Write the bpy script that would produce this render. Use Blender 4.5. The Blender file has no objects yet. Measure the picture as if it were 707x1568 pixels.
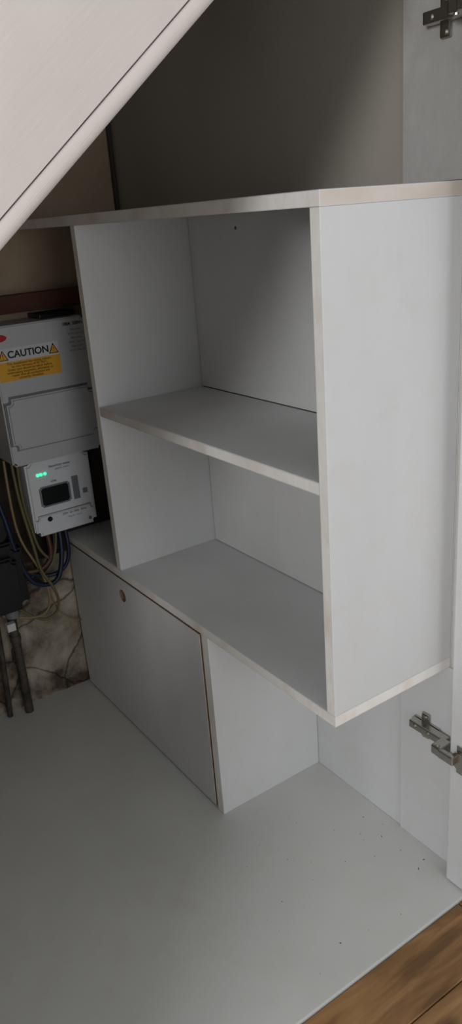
import bpy, bmesh, math, random
from mathutils import Matrix, Vector
random.seed(4)
sc=bpy.context.scene
col=sc.collection
try:
    sc.view_settings.view_transform='Standard'
except Exception: pass

# ---------------------------------------------------------------- materials
def srgb(r,g,b):
    f=lambda c:(c/255/12.92) if c/255<=.04045 else ((c/255+.055)/1.055)**2.4
    return (f(r),f(g),f(b),1)
def mat(name,c1,c2=None,scale=6,stretch=(1,1,1),rough=.6,bump=.05,bscale=60,metal=0,emit=0,lo=.35,hi=.65,detail=6,spec=.4,smudge=0):
    m=bpy.data.materials.new(name);m.use_nodes=True
    nt=m.node_tree;N=nt.nodes;L=nt.links
    b=N['Principled BSDF'];b.inputs['Roughness'].default_value=rough;b.inputs['Metallic'].default_value=metal
    b.inputs['Specular IOR Level'].default_value=spec
    tc=N.new('ShaderNodeTexCoord');mp=N.new('ShaderNodeMapping');mp.inputs['Scale'].default_value=stretch
    L.new(tc.outputs['Object'],mp.inputs['Vector'])
    if c2 is None: b.inputs['Base Color'].default_value=c1
    else:
        n=N.new('ShaderNodeTexNoise');n.inputs['Scale'].default_value=scale;n.inputs['Detail'].default_value=detail
        L.new(mp.outputs[0],n.inputs['Vector'])
        r=N.new('ShaderNodeValToRGB');r.color_ramp.elements[0].position=lo;r.color_ramp.elements[1].position=hi
        r.color_ramp.elements[0].color=c1;r.color_ramp.elements[1].color=c2
        L.new(n.outputs['Fac'],r.inputs[0]);out=r.outputs[0]
        if smudge:   # faint handling marks / thin patches in the paint
            n3=N.new('ShaderNodeTexNoise');n3.inputs['Scale'].default_value=13;n3.inputs['Detail'].default_value=9;n3.inputs['Roughness'].default_value=.7;n3.inputs['Distortion'].default_value=.5
            L.new(tc.outputs['Object'],n3.inputs['Vector'])
            r3=N.new('ShaderNodeValToRGB');r3.color_ramp.elements[0].position=.33;r3.color_ramp.elements[1].position=.5
            k=1-smudge;r3.color_ramp.elements[0].color=(k,k*.985,k*.965,1);r3.color_ramp.elements[1].color=(1,1,1,1)
            L.new(n3.outputs['Fac'],r3.inputs[0])
            mx=N.new('ShaderNodeMix');mx.data_type='RGBA';mx.blend_type='MULTIPLY';mx.inputs['Factor'].default_value=1
            L.new(out,mx.inputs['A']);L.new(r3.outputs[0],mx.inputs['B']);out=mx.outputs['Result']
        L.new(out,b.inputs['Base Color'])
    if bump:
        n2=N.new('ShaderNodeTexNoise');n2.inputs['Scale'].default_value=bscale;n2.inputs['Detail'].default_value=4
        L.new(mp.outputs[0],n2.inputs['Vector'])
        bp=N.new('ShaderNodeBump');bp.inputs['Strength'].default_value=bump;bp.inputs['Distance'].default_value=.01
        L.new(n2.outputs['Fac'],bp.inputs['Height']);L.new(bp.outputs[0],b.inputs['Normal'])
    if emit:
        b.inputs['Emission Color'].default_value=c1;b.inputs['Emission Strength'].default_value=emit
    return m
M={}
M['paint']=mat('white_paint',srgb(207,208,209),srgb(217,218,219),4,(1,1,.3),.5,.04,60,smudge=.02)
M['paint_b']=mat('white_paint_back',srgb(206,206,205),srgb(216,216,215),5,(1,1,.5),.55,.04,60,smudge=.02)
M['edge']=mat('painted_mdf_edge',srgb(221,212,202),srgb(235,232,228),14,(1,1,.6),.65,.08,100,lo=.33,hi=.52)
M['edge_end']=mat('thinly_painted_mdf_end',srgb(203,190,178),srgb(218,210,203),12,(1,.4,1),.6,.08,100)
M['mdf']=mat('raw_mdf',srgb(125,98,72),srgb(150,122,95),60,rough=.9,bump=.2,bscale=300)
M['floorp']=mat('floor_paint',srgb(197,198,195),srgb(208,209,206),4,rough=.42,bump=.05,bscale=25,lo=.3,hi=.7,smudge=.025)
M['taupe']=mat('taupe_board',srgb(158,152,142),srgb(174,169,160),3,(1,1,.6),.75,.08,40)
M['trimtop']=mat('grey_painted_trim',srgb(172,170,167),srgb(186,184,181),9,(1,1,.5),.6,.1,60,smudge=.08)
M['plaster']=mat('brown_plaster',srgb(140,121,100),srgb(165,148,128),4,(1,1,1),.9,.3,30)
M['board']=mat('dark_backboard',srgb(38,32,27),srgb(62,52,44),8,rough=.9,bump=.2)
M['beam']=mat('dark_wood_beam',srgb(72,40,28),srgb(98,58,42),10,(1,.1,1.5),.7,.3,80)
M['stair']=mat('stair_panel_paint',srgb(200,191,186),srgb(209,201,196),7,(1,1,1),.5,0)
M['plasticw']=mat('white_plastic',srgb(186,188,192),rough=.4,bump=0)
M['plasticm']=mat('meter_plastic',srgb(222,225,230),rough=.35,bump=0)
M['grey']=mat('grey_plastic',srgb(120,124,130),rough=.45,bump=0)
M['black']=mat('black_plastic',srgb(16,16,18),rough=.35,bump=0)
M['lcd']=mat('meter_display',srgb(30,36,36),rough=.15,bump=0)
M['yellow']=mat('yellow_label',srgb(222,165,45),rough=.5,bump=0)
M['red']=mat('red_label',srgb(170,25,30),rough=.5,bump=0)
M['whitel']=mat('white_label',srgb(205,205,206),rough=.5,bump=0)
M['green']=mat('green_led',(0.03,1,.35,1),rough=.5,bump=0,emit=2.2)
M['blue']=mat('blue_cable',srgb(24,34,60),rough=.4,bump=0)
M['yg']=mat('yellow_green_cable',srgb(104,98,66),rough=.45,bump=0)
M['brown']=mat('brown_cable',srgb(80,52,36),rough=.45,bump=0)
M['tan']=mat('tan_cable',srgb(140,122,90),rough=.5,bump=0)
M['nickel']=mat('nickel_steel',srgb(190,187,180),rough=.25,bump=0,metal=1)
M['pipe']=mat('old_pipe',srgb(60,56,52),srgb(95,88,80),30,rough=.6,bump=.2,metal=.5)
M['debris']=mat('debris',srgb(90,82,75),rough=.9,bump=0)
M['dark']=mat('dark_gap',srgb(60,54,48),rough=.9,bump=0)
M['wall']=mat('room_wall',srgb(200,196,190),srgb(208,204,198),4,rough=.8,bump=.05)

# stair panel: fine wood grain running along the slope
def grain(m,ang):
    nt=m.node_tree;N=nt.nodes;L=nt.links;b=N['Principled BSDF']
    tc=N.new('ShaderNodeTexCoord');mp=N.new('ShaderNodeMapping')
    mp.inputs['Rotation'].default_value=(-ang,0,0)
    mp2=N.new('ShaderNodeMapping');mp2.inputs['Scale'].default_value=(1,6,140)
    n=N.new('ShaderNodeTexNoise');n.inputs['Scale'].default_value=1.6;n.inputs['Detail'].default_value=5
    L.new(tc.outputs['Object'],mp.inputs[0]);L.new(mp.outputs[0],mp2.inputs[0]);L.new(mp2.outputs[0],n.inputs['Vector'])
    bp=N.new('ShaderNodeBump');bp.inputs['Strength'].default_value=.18;bp.inputs['Distance'].default_value=.002
    L.new(n.outputs['Fac'],bp.inputs['Height']);L.new(bp.outputs[0],b.inputs['Normal'])
SL=math.atan(.832)
grain(M['stair'],SL)

# old stained, crumbling render over masonry
def brickmat():
    m=bpy.data.materials.new('stained_old_plaster');m.use_nodes=True
    nt=m.node_tree;N=nt.nodes;L=nt.links;b=N['Principled BSDF'];b.inputs['Roughness'].default_value=.95
    tc=N.new('ShaderNodeTexCoord')
    n=N.new('ShaderNodeTexNoise');n.inputs['Scale'].default_value=6;n.inputs['Detail'].default_value=9;n.inputs['Roughness'].default_value=.62;n.inputs['Distortion'].default_value=.4
    L.new(tc.outputs['Object'],n.inputs['Vector'])
    r=N.new('ShaderNodeValToRGB');e=r.color_ramp.elements
    e[0].position=.38;e[0].color=srgb(78,66,54);e[1].position=.62;e[1].color=srgb(186,179,166)
    x=e.new(.49);x.color=srgb(148,137,122)
    L.new(n.outputs['Fac'],r.inputs[0])
    # a few cracks
    nd=N.new('ShaderNodeTexNoise');nd.inputs['Scale'].default_value=14;nd.inputs['Detail'].default_value=4
    L.new(tc.outputs['Object'],nd.inputs['Vector'])
    ad=N.new('ShaderNodeVectorMath');ad.operation='MULTIPLY_ADD';ad.inputs[1].default_value=(.05,.05,.05)
    L.new(nd.outputs['Color'],ad.inputs[0]);L.new(tc.outputs['Object'],ad.inputs[2])
    v=N.new('ShaderNodeTexVoronoi');v.feature='DISTANCE_TO_EDGE';v.inputs['Scale'].default_value=7
    L.new(ad.outputs[0],v.inputs['Vector'])
    r2=N.new('ShaderNodeValToRGB');r2.color_ramp.elements[0].position=.0;r2.color_ramp.elements[1].position=.03
    r2.color_ramp.elements[0].color=srgb(75,64,54);r2.color_ramp.elements[1].color=(1,1,1,1)
    L.new(v.outputs['Distance'],r2.inputs[0])
    mx=N.new('ShaderNodeMix');mx.data_type='RGBA';mx.blend_type='MULTIPLY';mx.inputs['Factor'].default_value=.85
    L.new(r.outputs[0],mx.inputs['A']);L.new(r2.outputs[0],mx.inputs['B']);L.new(mx.outputs['Result'],b.inputs['Base Color'])
    bp=N.new('ShaderNodeBump');bp.inputs['Strength'].default_value=.6;bp.inputs['Distance'].default_value=.012
    L.new(n.outputs['Fac'],bp.inputs['Height']);L.new(bp.outputs[0],b.inputs['Normal'])
    return m
M['brick']=brickmat()
def oakmat():
    m=bpy.data.materials.new('oak_floor');m.use_nodes=True
    nt=m.node_tree;N=nt.nodes;L=nt.links;b=N['Principled BSDF'];b.inputs['Roughness'].default_value=.45
    tc=N.new('ShaderNodeTexCoord');mp=N.new('ShaderNodeMapping');mp.inputs['Scale'].default_value=(1,.14,1)
    L.new(tc.outputs['Object'],mp.inputs[0])
    n=N.new('ShaderNodeTexNoise');n.inputs['Scale'].default_value=48;n.inputs['Detail'].default_value=9;n.inputs['Distortion'].default_value=.6
    L.new(mp.outputs[0],n.inputs['Vector'])
    r=N.new('ShaderNodeValToRGB');e=r.color_ramp.elements
    e[0].position=.3;e[0].color=srgb(110,79,47);e[1].position=.75;e[1].color=srgb(170,132,88)
    x=e.new(.5);x.color=srgb(143,106,67)
    L.new(n.outputs['Fac'],r.inputs[0])
    v=N.new('ShaderNodeTexVoronoi');v.inputs['Scale'].default_value=9
    mp3=N.new('ShaderNodeMapping');mp3.inputs['Scale'].default_value=(1,.6,1);L.new(tc.outputs['Object'],mp3.inputs[0]);L.new(mp3.outputs[0],v.inputs['Vector'])
    r2=N.new('ShaderNodeValToRGB');r2.color_ramp.elements[0].position=.03;r2.color_ramp.elements[1].position=.16
    r2.color_ramp.elements[0].color=srgb(95,65,42);r2.color_ramp.elements[1].color=(1,1,1,1)
    L.new(v.outputs['Distance'],r2.inputs[0])
    mx=N.new('ShaderNodeMix');mx.data_type='RGBA';mx.blend_type='MULTIPLY';mx.inputs['Factor'].default_value=.7
    L.new(r.outputs[0],mx.inputs['A']);L.new(r2.outputs[0],mx.inputs['B']);L.new(mx.outputs['Result'],b.inputs['Base Color'])
    return m
M['oak']=oakmat()

# ---------------------------------------------------------------- helpers
def link(o,parent=None):
    col.objects.link(o)
    if parent: o.parent=parent
    return o
def empty(name):
    e=bpy.data.objects.new(name,None);e.empty_display_size=.05;return link(e)
def finish(bm,name,mats,parent=None,smooth=False):
    bmesh.ops.recalc_face_normals(bm,faces=bm.faces)
    me=bpy.data.meshes.new(name);bm.to_mesh(me);bm.free()
    for m in mats: me.materials.append(m)
    if smooth:
        for p in me.polygons:p.use_smooth=True
    return link(bpy.data.objects.new(name,me),parent)
def box(name,mn,mx,m,parent=None,bev=.0012,edge=None,seg=2,endmat=None):
    bm=bmesh.new();bmesh.ops.create_cube(bm,size=1)
    d=[b-a for a,b in zip(mn,mx)]
    for v in bm.verts: v.co=Vector([a+(c+.5)*s for a,c,s in zip(mn,v.co,d)])
    mats=[m]
    if edge:
        mats.append(edge)
        if endmat: mats.append(endmat)
        k=d.index(min(d)); bm.normal_update()
        for f in bm.faces:
            if abs(f.normal[k])<.5:
                f.material_index=1
                if endmat and abs(f.normal[0])>.5: f.material_index=2
    if bev: bmesh.ops.bevel(bm,geom=bm.edges[:],offset=bev,segments=seg,profile=.6,affect='EDGES')
    return finish(bm,name,mats,parent)
def cyl(name,c,axis,r,h,m,parent=None,seg=32,bev=0,r2=None):
    bm=bmesh.new();bmesh.ops.create_cone(bm,cap_ends=True,segments=seg,radius1=r,radius2=r if r2 is None else r2,depth=h)
    if bev: bmesh.ops.bevel(bm,geom=[e for e in bm.edges if len(e.link_faces)==2 and max(len(f.verts) for f in e.link_faces)>4],offset=bev,segments=2,affect='EDGES')
    R={'X':Matrix.Rotation(math.pi/2,4,'Y'),'Y':Matrix.Rotation(-math.pi/2,4,'X'),'Z':Matrix.Identity(4)}[axis]
    bmesh.ops.transform(bm,matrix=Matrix.Translation(c)@R,verts=bm.verts)
    return finish(bm,name,[m],parent)
def prism(name,yz,x0,x1,m,parent=None,bev=0):
    bm=bmesh.new()
    a=[bm.verts.new((x0,y,z)) for y,z in yz];b=[bm.verts.new((x1,y,z)) for y,z in yz]
    bm.faces.new(a);bm.faces.new(b[::-1]);n=len(yz)
    for i in range(n): bm.faces.new((a[i],a[(i+1)%n],b[(i+1)%n],b[i]))
    if bev: bmesh.ops.bevel(bm,geom=bm.edges[:],offset=bev,segments=2,affect='EDGES')
    return finish(bm,name,[m],parent)
def cable(name,pts,r,m,parent):
    cu=bpy.data.curves.new(name,'CURVE');cu.dimensions='3D';cu.bevel_depth=r;cu.bevel_resolution=4;cu.resolution_u=10
    s=cu.splines.new('NURBS');s.points.add(len(pts)-1)
    for p,q in zip(s.points,pts): p.co=(*q,1)
    s.use_endpoint_u=True;s.order_u=3;cu.use_fill_caps=True
    cu.materials.append(m);return link(bpy.data.objects.new(name,cu),parent)
def text(name,s,x,y,z,size,m,parent,bold=0):
    cu=bpy.data.curves.new(name,'FONT');cu.body=s;cu.size=size;cu.extrude=.0002;cu.offset=bold
    cu.align_x='CENTER';cu.align_y='CENTER';cu.materials.append(m)
    o=link(bpy.data.objects.new(name,cu),parent);o.rotation_euler=(math.pi/2,0,math.pi/2);o.location=(x,y,z);return o
def rbox(name,mn,mx,m,parent,rx,small=.002):
    """box facing +X whose four X-running edges are rounded with radius rx"""
    bm=bmesh.new();bmesh.ops.create_cube(bm,size=1)
    d=[b-a for a,b in zip(mn,mx)]
    for v in bm.verts: v.co=Vector([a+(c+.5)*s for a,c,s in zip(mn,v.co,d)])
    es=[e for e in bm.edges if abs((e.verts[0].co-e.verts[1].co).x)>1e-6]
    bmesh.ops.bevel(bm,geom=es,offset=rx,segments=5,affect='EDGES')
    es=[e for e in bm.edges if all(v.co.x>mx[0]-1e-6 for v in e.verts)]
    bmesh.ops.bevel(bm,geom=es,offset=small,segments=3,affect='EDGES')
    return finish(bm,name,[m],parent)

T=.019;H=.75;D=.255;FZ=-.414;XW=-1.004
XL0,XL1=-.7165,-.6975
# ---------------------------------------------------------------- shelving unit
u=empty('shelving_unit')
P,E,EE=M['paint'],M['edge'],M['edge_end']
box('top_board',(XW+.002,0,H-T),(0,D,H),P,u,edge=E,endmat=EE)
box('bottom_board',(XW+.002,0,0),(0,D,T),P,u,edge=E,endmat=E)
box('right_side',(-T,0.0004,T),(-.0006,D,H-T),P,u,edge=E)
box('left_side',(XL0,0.0004,T),(XL1,D,H-T),P,u,edge=E)
box('middle_shelf',(XL1+.0006,.001,.3845-T),(-T-.0006,.2485,.3845),P,u,edge=E,bev=.002)
box('back_panel_upper',(XL1+.0018,.250,.3855),(-T-.0018,.2535,H-T-.0006),M['paint_b'],u,bev=0)
box('back_panel_lower',(XL1+.0018,.250,T+.0018),(-T-.0018,.2535,.3845-T-.001),M['paint_b'],u,bev=0)
box('back_gap_shade',(XL1+.0001,.2538,T+.0001),(-T-.0001,.2548,H-T-.0001),M['dark'],u,bev=0)  # dark sheet behind the back panels, colours their gaps as shade
cyl('screw_hole',(-.53,.2498,.705),'Y',.003,.001,M['debris'],u)
# ---------------------------------------------------------------- storage box under the unit
s=empty('storage_box')
box('end_panel',(-.377,.001,FZ),(-.355,D,-.0006),P,s,edge=E)
box('frame_left',(XW+.002,.02,FZ),(XW+.02,D,-.001),P,s,edge=M['mdf'])
box('frame_rail',(XW+.021,.02,-.025),(-.378,.04,-.001),M['mdf'],s,bev=0)
dp=box('front_panel',(-.996,.001,FZ+.004),(-.3835,.019,-.006),P,s,edge=M['mdf'],bev=.0006)
HR=.0145
cut=cyl('cutter',(-.708,.01,-.047),'Y',HR,.06,M['mdf'],None,40)
mod=dp.modifiers.new('b','BOOLEAN');mod.object=cut;mod.operation='DIFFERENCE';mod.solver='EXACT'
bpy.context.view_layer.update()
dg=bpy.context.evaluated_depsgraph_get()
nm=bpy.data.meshes.new_from_object(dp.evaluated_get(dg));dp.modifiers.clear();dp.data=nm
bpy.data.objects.remove(cut)
bm=bmesh.new()
n=40;rings=[]
for r,y in((HR,.0006),(HR-.0008,.0006),(HR-.0008,.0195),(HR,.0195)):
    rings.append([bm.verts.new((-.708+r*math.cos(2*math.pi*i/n),y,-.047+r*math.sin(2*math.pi*i/n))) for i in range(n)])
for k in range(4):
    a,b=rings[k],rings[(k+1)%4]
    for i in range(n): bm.faces.new((a[i],a[(i+1)%n],b[(i+1)%n],b[i]))
finish(bm,'finger_hole_lining',[M['mdf']],s)
# ---------------------------------------------------------------- room shell
box('floor',(XW-.02,-1.8,FZ-.02),(.078,.256,FZ),M['floorp'],bev=.002,edge=None)
w=empty('wall_back')
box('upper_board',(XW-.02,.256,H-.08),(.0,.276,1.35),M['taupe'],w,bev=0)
box('lower_board',(XW-.02,.256,FZ-.02),(.0,.276,H-.081),P,w,bev=0)
box('trim_1',(-.108,.2515,FZ),(.012,.2558,-.001),P,bev=.001)
box('trim_2',(-.108,.2495,H+.001),(.012,.2558,1.27),M['trimtop'],bev=.001)
box('wall_right',(.0005,.2565,FZ-.02),(.078,1.3,1.9),M['wall'],bev=0)
w=empty('wall_far')
box('plaster',(XW-.03,-1.8,.30),(XW,.256,1.35),M['plaster'],w,bev=0)
box('backboard',(XW-.03,-1.8,-.03),(XW,.256,.2995),M['board'],w,bev=0)
box('brickwork',(XW-.03,-1.8,FZ),(XW-.003,.256,-.0305),M['brick'],w,bev=0)
cyl('corner_line',(XW+.006,.249,1.0),'Z',.005,.5,M['dark'],w)  # thin dark rod tracing the line where the two walls meet
def ln(y): return .717+.832*(y+.413)
# soffit = underside of the stairs, at the rake of the panel
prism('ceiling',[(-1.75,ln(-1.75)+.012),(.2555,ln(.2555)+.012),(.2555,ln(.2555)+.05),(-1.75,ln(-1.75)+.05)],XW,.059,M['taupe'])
# unseen cupboard front and open door, added to keep light off the left floor
prism('front_light_blocker',[(-1.70,FZ+.001),(-.96,FZ+.001),(-.96,ln(-.96)-.002),(-1.70,ln(-1.70)-.002)],.058,.076,M['stair'])
# top edge of the added light-blocking door follows the rake of the stairs
bm=bmesh.new()
q=[(.084,FZ+.004),(.46,FZ+.004),(.46,ln(-.58)-.01),(.084,ln(-.956)-.01)]
a=[bm.verts.new((x,-.98,z)) for x,z in q];b=[bm.verts.new((x,-.96,z)) for x,z in q]
bm.faces.new(a);bm.faces.new(b[::-1])
for i in range(4): bm.faces.new((a[i],a[(i+1)%4],b[(i+1)%4],b[i]))
finish(bm,'door_light_blocker',[P])
# ---------------------------------------------------------------- stair side panel (foreground, top left)
sp=empty('stair_side_panel')
o=.0195/math.cos(SL)*.84
prism('panel_board',[(-1.78,ln(-1.78)+o),(.9,ln(.9)+o),(.9,1.9),(-1.78,1.9)],.060,.0785,M['stair'],sp)
def slope_strip(name,prof,m):
    bm=bmesh.new();nrm=Vector((0,-math.sin(SL),math.cos(SL)))
    ends=[]
    for y in(-1.78,.9):
        base=Vector((0,y,ln(y)))
        ends.append([bm.verts.new(base+nrm*a+Vector((x,0,0))) for a,x in prof])
    a,b=ends;n=len(prof)
    for i in range(n): bm.faces.new((a[i],a[(i+1)%n],b[(i+1)%n],b[i]))
    bm.faces.new(a);bm.faces.new(b[::-1])
    return finish(bm,name,[m],sp)
prof=[(.0150,.060)]
for k in range(13):
    t=math.pi*(k/12)
    prof.append((.0075+.0075*math.cos(t),.0765+.0055*math.sin(t)))
prof.append((0,.060))
slope_strip('bead_moulding',prof,M['stair'])
slope_strip('groove',[(.0145,.060),(.0145,.0725),(.0178,.0725),(.0178,.060)],M['stair'])
# ---------------------------------------------------------------- open door + hinges
box('door_1',(.034,.220,FZ+.004),(.60,.240,1.19),P,bev=.002,edge=M['paint'])
def hinge(name,z0,dx=0):
    h=empty(name);N_=M['nickel']
    box('mounting_plate',(-.070+dx,.2465,z0-.008),(-.012+dx,.2512,z0+.008),N_,h,bev=.001)
    box('plate_wings',(-.052+dx,.2440,z0-.025),(-.034+dx,.2495,z0+.025),N_,h,bev=.003)
    for i,dz in enumerate((-.018,.018)): cyl('screw_%d'%(i+1),(-.043+dx,.243,z0+dz),'Y',.0042,.003,N_,h,16,.0006)
    box('arm',(-.068+dx,.230,z0-.0075),(.012,.2455,z0+.0075),N_,h,bev=.002)
    cyl('arm_screw_rear',(-.055+dx,.2295,z0),'Y',.0045,.003,N_,h,16,.0006)
    cyl('arm_screw_front',(-.025+dx,.2295,z0),'Y',.004,.003,N_,h,16,.0006)
    box('knuckle',(.004,.206,z0-.009),(.026,.236,z0+.009),N_,h,bev=.003)
    box('link',(.02,.204,z0-.008),(.052,.2135,z0+.008),N_,h,bev=.002)
    cyl('pivot_pin',(.014,.212,z0),'Z',.0035,.022,N_,h,16)
    cyl('cup',(.060,.2160,z0),'Y',.0175,.0066,N_,h,32,.001)
    box('cup_flange',(.050,.2168,z0-.027),(.070,.2197,z0+.027),N_,h,bev=.001)
hinge('cabinet_hinge',-.138)
hinge('cabinet_hinge.001',.944,.012)
# ---------------------------------------------------------------- oak floor outside
bm=bmesh.new()
x=.079;i=0
ws=[.10]+[.12]*8
for wd in ws:
    y=-2.2+.4*((i*37)%5)/5-.3
    while y<.255:
        y2=min(y+.9,.255)
        r=bmesh.ops.create_cube(bm,size=1)
        for v in r['verts']:
            v.co=Vector((x+.0008+(v.co.x+.5)*(wd-.0016),y+.0008+(v.co.y+.5)*(y2-y-.0016),FZ-.022+(v.co.z+.5)*.018))
        y=y2
    x+=wd;i+=1
bmesh.ops.bevel(bm,geom=bm.edges[:],offset=.0015,segments=1,affect='EDGES')
finish(bm,'oak_floorboards',[M['oak']])
box('subfloor',(.079,-2.5,FZ-.04),(1.2,.255,FZ-.0225),M['dark'],bev=0)
# ---------------------------------------------------------------- wooden beam
box('wooden_beam',(XW+.0005,-.9,.562),(XW+.035,.23,.600),M['beam'],bev=.002)
# ---------------------------------------------------------------- consumer unit
c=empty('consumer_unit')
X0=-.90
rbox('case',(XW+.001,-.13,.242),(X0,.085,.546),M['plasticw'],c,.006,.003)
rbox('cover_flap',(X0-.002,-.124,.281),(X0+.012,.079,.394),M['plasticw'],c,.012,.004)
rbox('flap_recess',(X0-.002,-.127,.277),(X0+.0015,.082,.398),M['grey'],c,.012,.0005)
box('trunking',(XW+.002,-.005,.547),(X0-.03,.08,.556),M['black'],c)
box('caution_label_yellow',(X0,-.125,.4305),(X0+.0006,.015,.4715),M['yellow'],c,bev=0)
box('caution_label_white',(X0,-.125,.4715),(X0+.0005,.015,.500),M['whitel'],c,bev=0)
text('caution_text','CAUTION',X0+.001,-.054,.4855,.0205,M['black'],c,.0005)
for k,l in enumerate(('This installation has wiring colours','to two versions of BS 7671.','Great care should be taken before','undertaking extension, alteration or','repair that all conductors are','correctly identified.')):
    text('label_line_%d'%(k+1),l,X0+.001,-.055,.4668-.0063*k,.0072,M['black'],c)
for k,y in enumerate((-.111,.003)):
    prism('warning_triangle_%d'%(k+1),[(y-.0115,.475),(y+.0115,.475),(y,.497)],X0+.0004,X0+.0011,M['black'],c)
    prism('triangle_fill_%d'%(k+1),[(y-.0085,.4768),(y+.0085,.4768),(y,.4935)],X0+.0009,X0+.0015,M['yellow'],c)
    text('triangle_mark_%d'%(k+1),'!',X0+.0017,y,.4835,.014,M['black'],c)
bm=bmesh.new();bmesh.ops.create_cone(bm,cap_ends=True,segments=32,radius1=1,radius2=1,depth=1)
bmesh.ops.transform(bm,matrix=Matrix.Translation((X0+.0005,-.115,.522))@Matrix.Diagonal((.001,.019,.008,1))@Matrix.Rotation(math.pi/2,4,'Y'),verts=bm.verts)
finish(bm,'maker_badge',[M['red']],c)
text('rating_text','100A  230V~',X0+.001,.055,.532,.009,M['black'],c,.0003)
for k in range(6): text('spec_line_%d'%(k+1),'IP2XC  Type AC' if k%2 else 'Main switch',X0+.001,.06,.519-.009*k,.0055,M['grey'],c)
# ---------------------------------------------------------------- electricity meter
e=empty('electricity_meter')
X1=-.94
rbox('meter_case',(XW+.001,-.093,.050),(X1,.066,.238),M['plasticm'],e,.012,.005)
rbox('terminal_cover',(XW+.02,-.091,.051),(X1+.004,.064,.102),M['plasticm'],e,.010,.004)
rbox('display_bezel',(X1-.002,-.069,.119),(X1+.001,.008,.170),M['grey'],e,.004,.0005)
rbox('display',(X1-.001,-.064,.123),(X1+.0018,.003,.166),M['lcd'],e,.003,.0005)
for k,y in enumerate((-.066,-.058,-.048)): cyl('status_led_%d'%(k+1),(X1+.0008,y,.200),'X',.0030,.002,M['green'],e,16)
text('meter_text_1','Electricity meter',X1+.001,-.01,.214,.008,M['black'],e)
text('meter_text_2','SMETS  1P2W',X1+.001,-.005,.205,.006,M['grey'],e)
box('barcode_label',(X1-.001,.014,.12),(X1+.0006,.030,.178),M['grey'],e,bev=0)
box('button',(X1-.001,.038,.13),(X1+.002,.05,.142),M['grey'],e)
cyl('optical_port',(X1+.004,-.055,.090),'X',.006,.004,M['black'],e,24)
text('meter_text_3','230V  20-100A  50Hz',X1+.0045,.008,.093,.007,M['black'],e)
text('meter_text_4','Class A   Cat C',X1+.0045,.008,.083,.006,M['grey'],e)
text('meter_text_5','kWh',X1+.001,-.03,.178,.007,M['black'],e)
cyl('seal_screw',(X1+.005,.045,.066),'X',.004,.003,M['grey'],e,16)
# ---------------------------------------------------------------- cut-out fuse and supply pipe
f=empty('supply_cutout_fuse')
rbox('fuse_body',(XW+.001,-.26,-.115),(-.935,-.135,.06),M['black'],f,.02,.006)
rbox('fuse_carrier',(XW+.001,-.25,.055),(-.95,-.15,.14),M['black'],f,.012,.006)
rbox('fuse_cap',(-.937,-.235,-.09),(-.915,-.155,.03),M['black'],f,.012,.006)
cyl('cable_gland',(-.962,-.178,-.122),'Z',.016,.03,M['grey'],f,24,.002)
g=empty('supply_pipe')
cyl('pipe',(-.975,-.178,-.275),'Z',.011,.276,M['pipe'],g,24)
cyl('pipe_clamp',(-.975,-.178,-.2),'Z',.0135,.02,M['pipe'],g,24,.002)
cable('service_cable',[(-.975,-.215,-.10),(-.975,-.216,-.18),(-.98,-.22,-.30),(-.985,-.225,FZ+.002)],.007,M['pipe'],g)
# ---------------------------------------------------------------- cables
k=empty('electrical_cables')
cable('blue_tail',[(-.965,-.029,.06),(-.955,-.029,.03),(-.945,-.04,-.03),(-.94,-.06,-.075),(-.94,-.10,-.072),(-.94,-.132,-.045),(-.945,-.15,.04),(-.95,-.155,.11),(-.96,-.165,.17)],.006,M['blue'],k)
cable('blue_tail_2',[(-.965,-.015,.06),(-.95,-.015,.03),(-.945,-.02,-.03),(-.95,-.05,-.06),(-.96,-.1,-.055),(-.96,-.15,-.02)],.005,M['blue'],k)
cable('earth_1',[(-.96,-.115,.245),(-.95,-.118,.18),(-.945,-.112,.10),(-.935,-.105,.03),(-.935,-.10,-.03),(-.93,-.08,-.07),(-.935,-.065,-.12),(-.95,-.075,-.165),(-.955,-.12,-.17),(-.96,-.16,-.12)],.0035,M['yg'],k)
cable('earth_2',[(-.96,-.102,.245),(-.955,-.108,.16),(-.95,-.10,.08),(-.945,-.09,.01),(-.95,-.05,-.03),(-.955,-.04,.055)],.0035,M['yg'],k)
cable('brown_tail',[(-.96,-.062,.055),(-.95,-.06,.03),(-.945,-.065,-.02),(-.95,-.11,-.04),(-.96,-.17,-.02)],.006,M['brown'],k)
cable('black_tail',[(-.96,-.045,.055),(-.955,-.045,.02),(-.965,-.07,-.04),(-.97,-.12,-.06),(-.97,-.17,-.05)],.007,M['black'],k)
cable('grey_tail',[(-.965,-.13,.245),(-.96,-.135,.14),(-.955,-.13,.05),(-.95,-.10,-.02),(-.94,-.085,-.08),(-.94,-.09,-.14),(-.955,-.13,-.16),(-.97,-.2,-.13)],.003,M['tan'],k)
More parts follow.
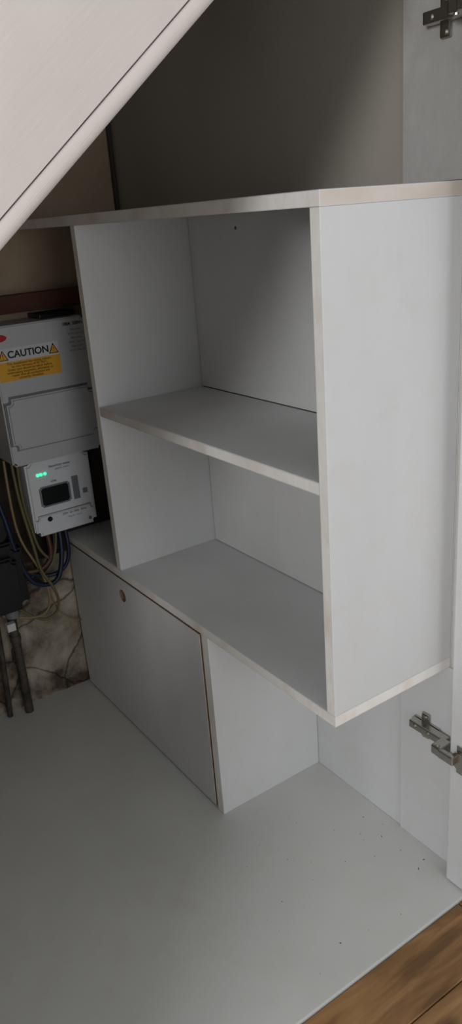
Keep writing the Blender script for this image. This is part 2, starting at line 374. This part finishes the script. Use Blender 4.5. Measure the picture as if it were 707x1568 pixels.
cable('thin_wire',[(-.97,-.08,-.07),(-.96,-.075,-.15),(-.965,-.03,-.2),(-.985,0,-.22)],.002,M['tan'],k)
box('cable_clip',(-.94,-.205,-.155),(-.925,-.185,-.135),M['whitel'],k)
# ---------------------------------------------------------------- floor debris
bm=bmesh.new()
for i in range(24):
    px=random.gauss(-.12,.12);py=random.uniform(-.1,.235)
    if px<-.33 or px>.04: continue
    sz=random.uniform(.0005,.0012)
    r=bmesh.ops.create_cube(bm,size=1)
    bmesh.ops.transform(bm,matrix=Matrix.Translation((px,py,FZ+sz*.35))@Matrix.Rotation(random.random()*3,4,'Z')@Matrix.Diagonal((sz*random.uniform(1,4),sz,sz*.7,1)),verts=r['verts'])
finish(bm,'floor_debris',[M['debris']])

# ---------------------------------------------------------------- lights
wd=bpy.data.worlds.new('world');sc.world=wd;wd.use_nodes=True
bg=wd.node_tree.nodes['Background'];bg.inputs[0].default_value=(1,.995,.985,1);bg.inputs[1].default_value=.5
def area(name,loc,tgt,sx,sy,pw,c=(1,1,1)):
    l=bpy.data.lights.new(name,'AREA');l.shape='RECTANGLE';l.size=sx;l.size_y=sy;l.energy=pw;l.color=c
    o=link(bpy.data.objects.new(name,l));o.location=loc
    o.rotation_euler=(Vector(tgt)-Vector(loc)).to_track_quat('-Z','Y').to_euler();return o
area('window_light',(2.8,-.45,.7),(-.2,.0,.1),1.1,1.1,12,(.97,.985,1))
area('side_window_light',(1.55,-2.55,1.15),(.0,.0,0),.5,.5,36,(.98,.99,1))

# ---------------------------------------------------------------- camera
R=[[0.56867,0.81928,-0.07342],[0.25491,-0.26039,-0.93125],[-0.78207,0.51086,-0.35692]]
cd=bpy.data.cameras.new('camera');cam=link(bpy.data.objects.new('camera',cd))
m3=Matrix((R[0],[-v for v in R[1]],[-v for v in R[2]])).transposed()
cam.matrix_world=Matrix.Translation((.7449,-.6428,.732))@m3.to_4x4()
cd.sensor_fit='HORIZONTAL';cd.sensor_width=36;cd.lens=1213.8*36/718;cd.clip_start=.01
sc.camera=cam
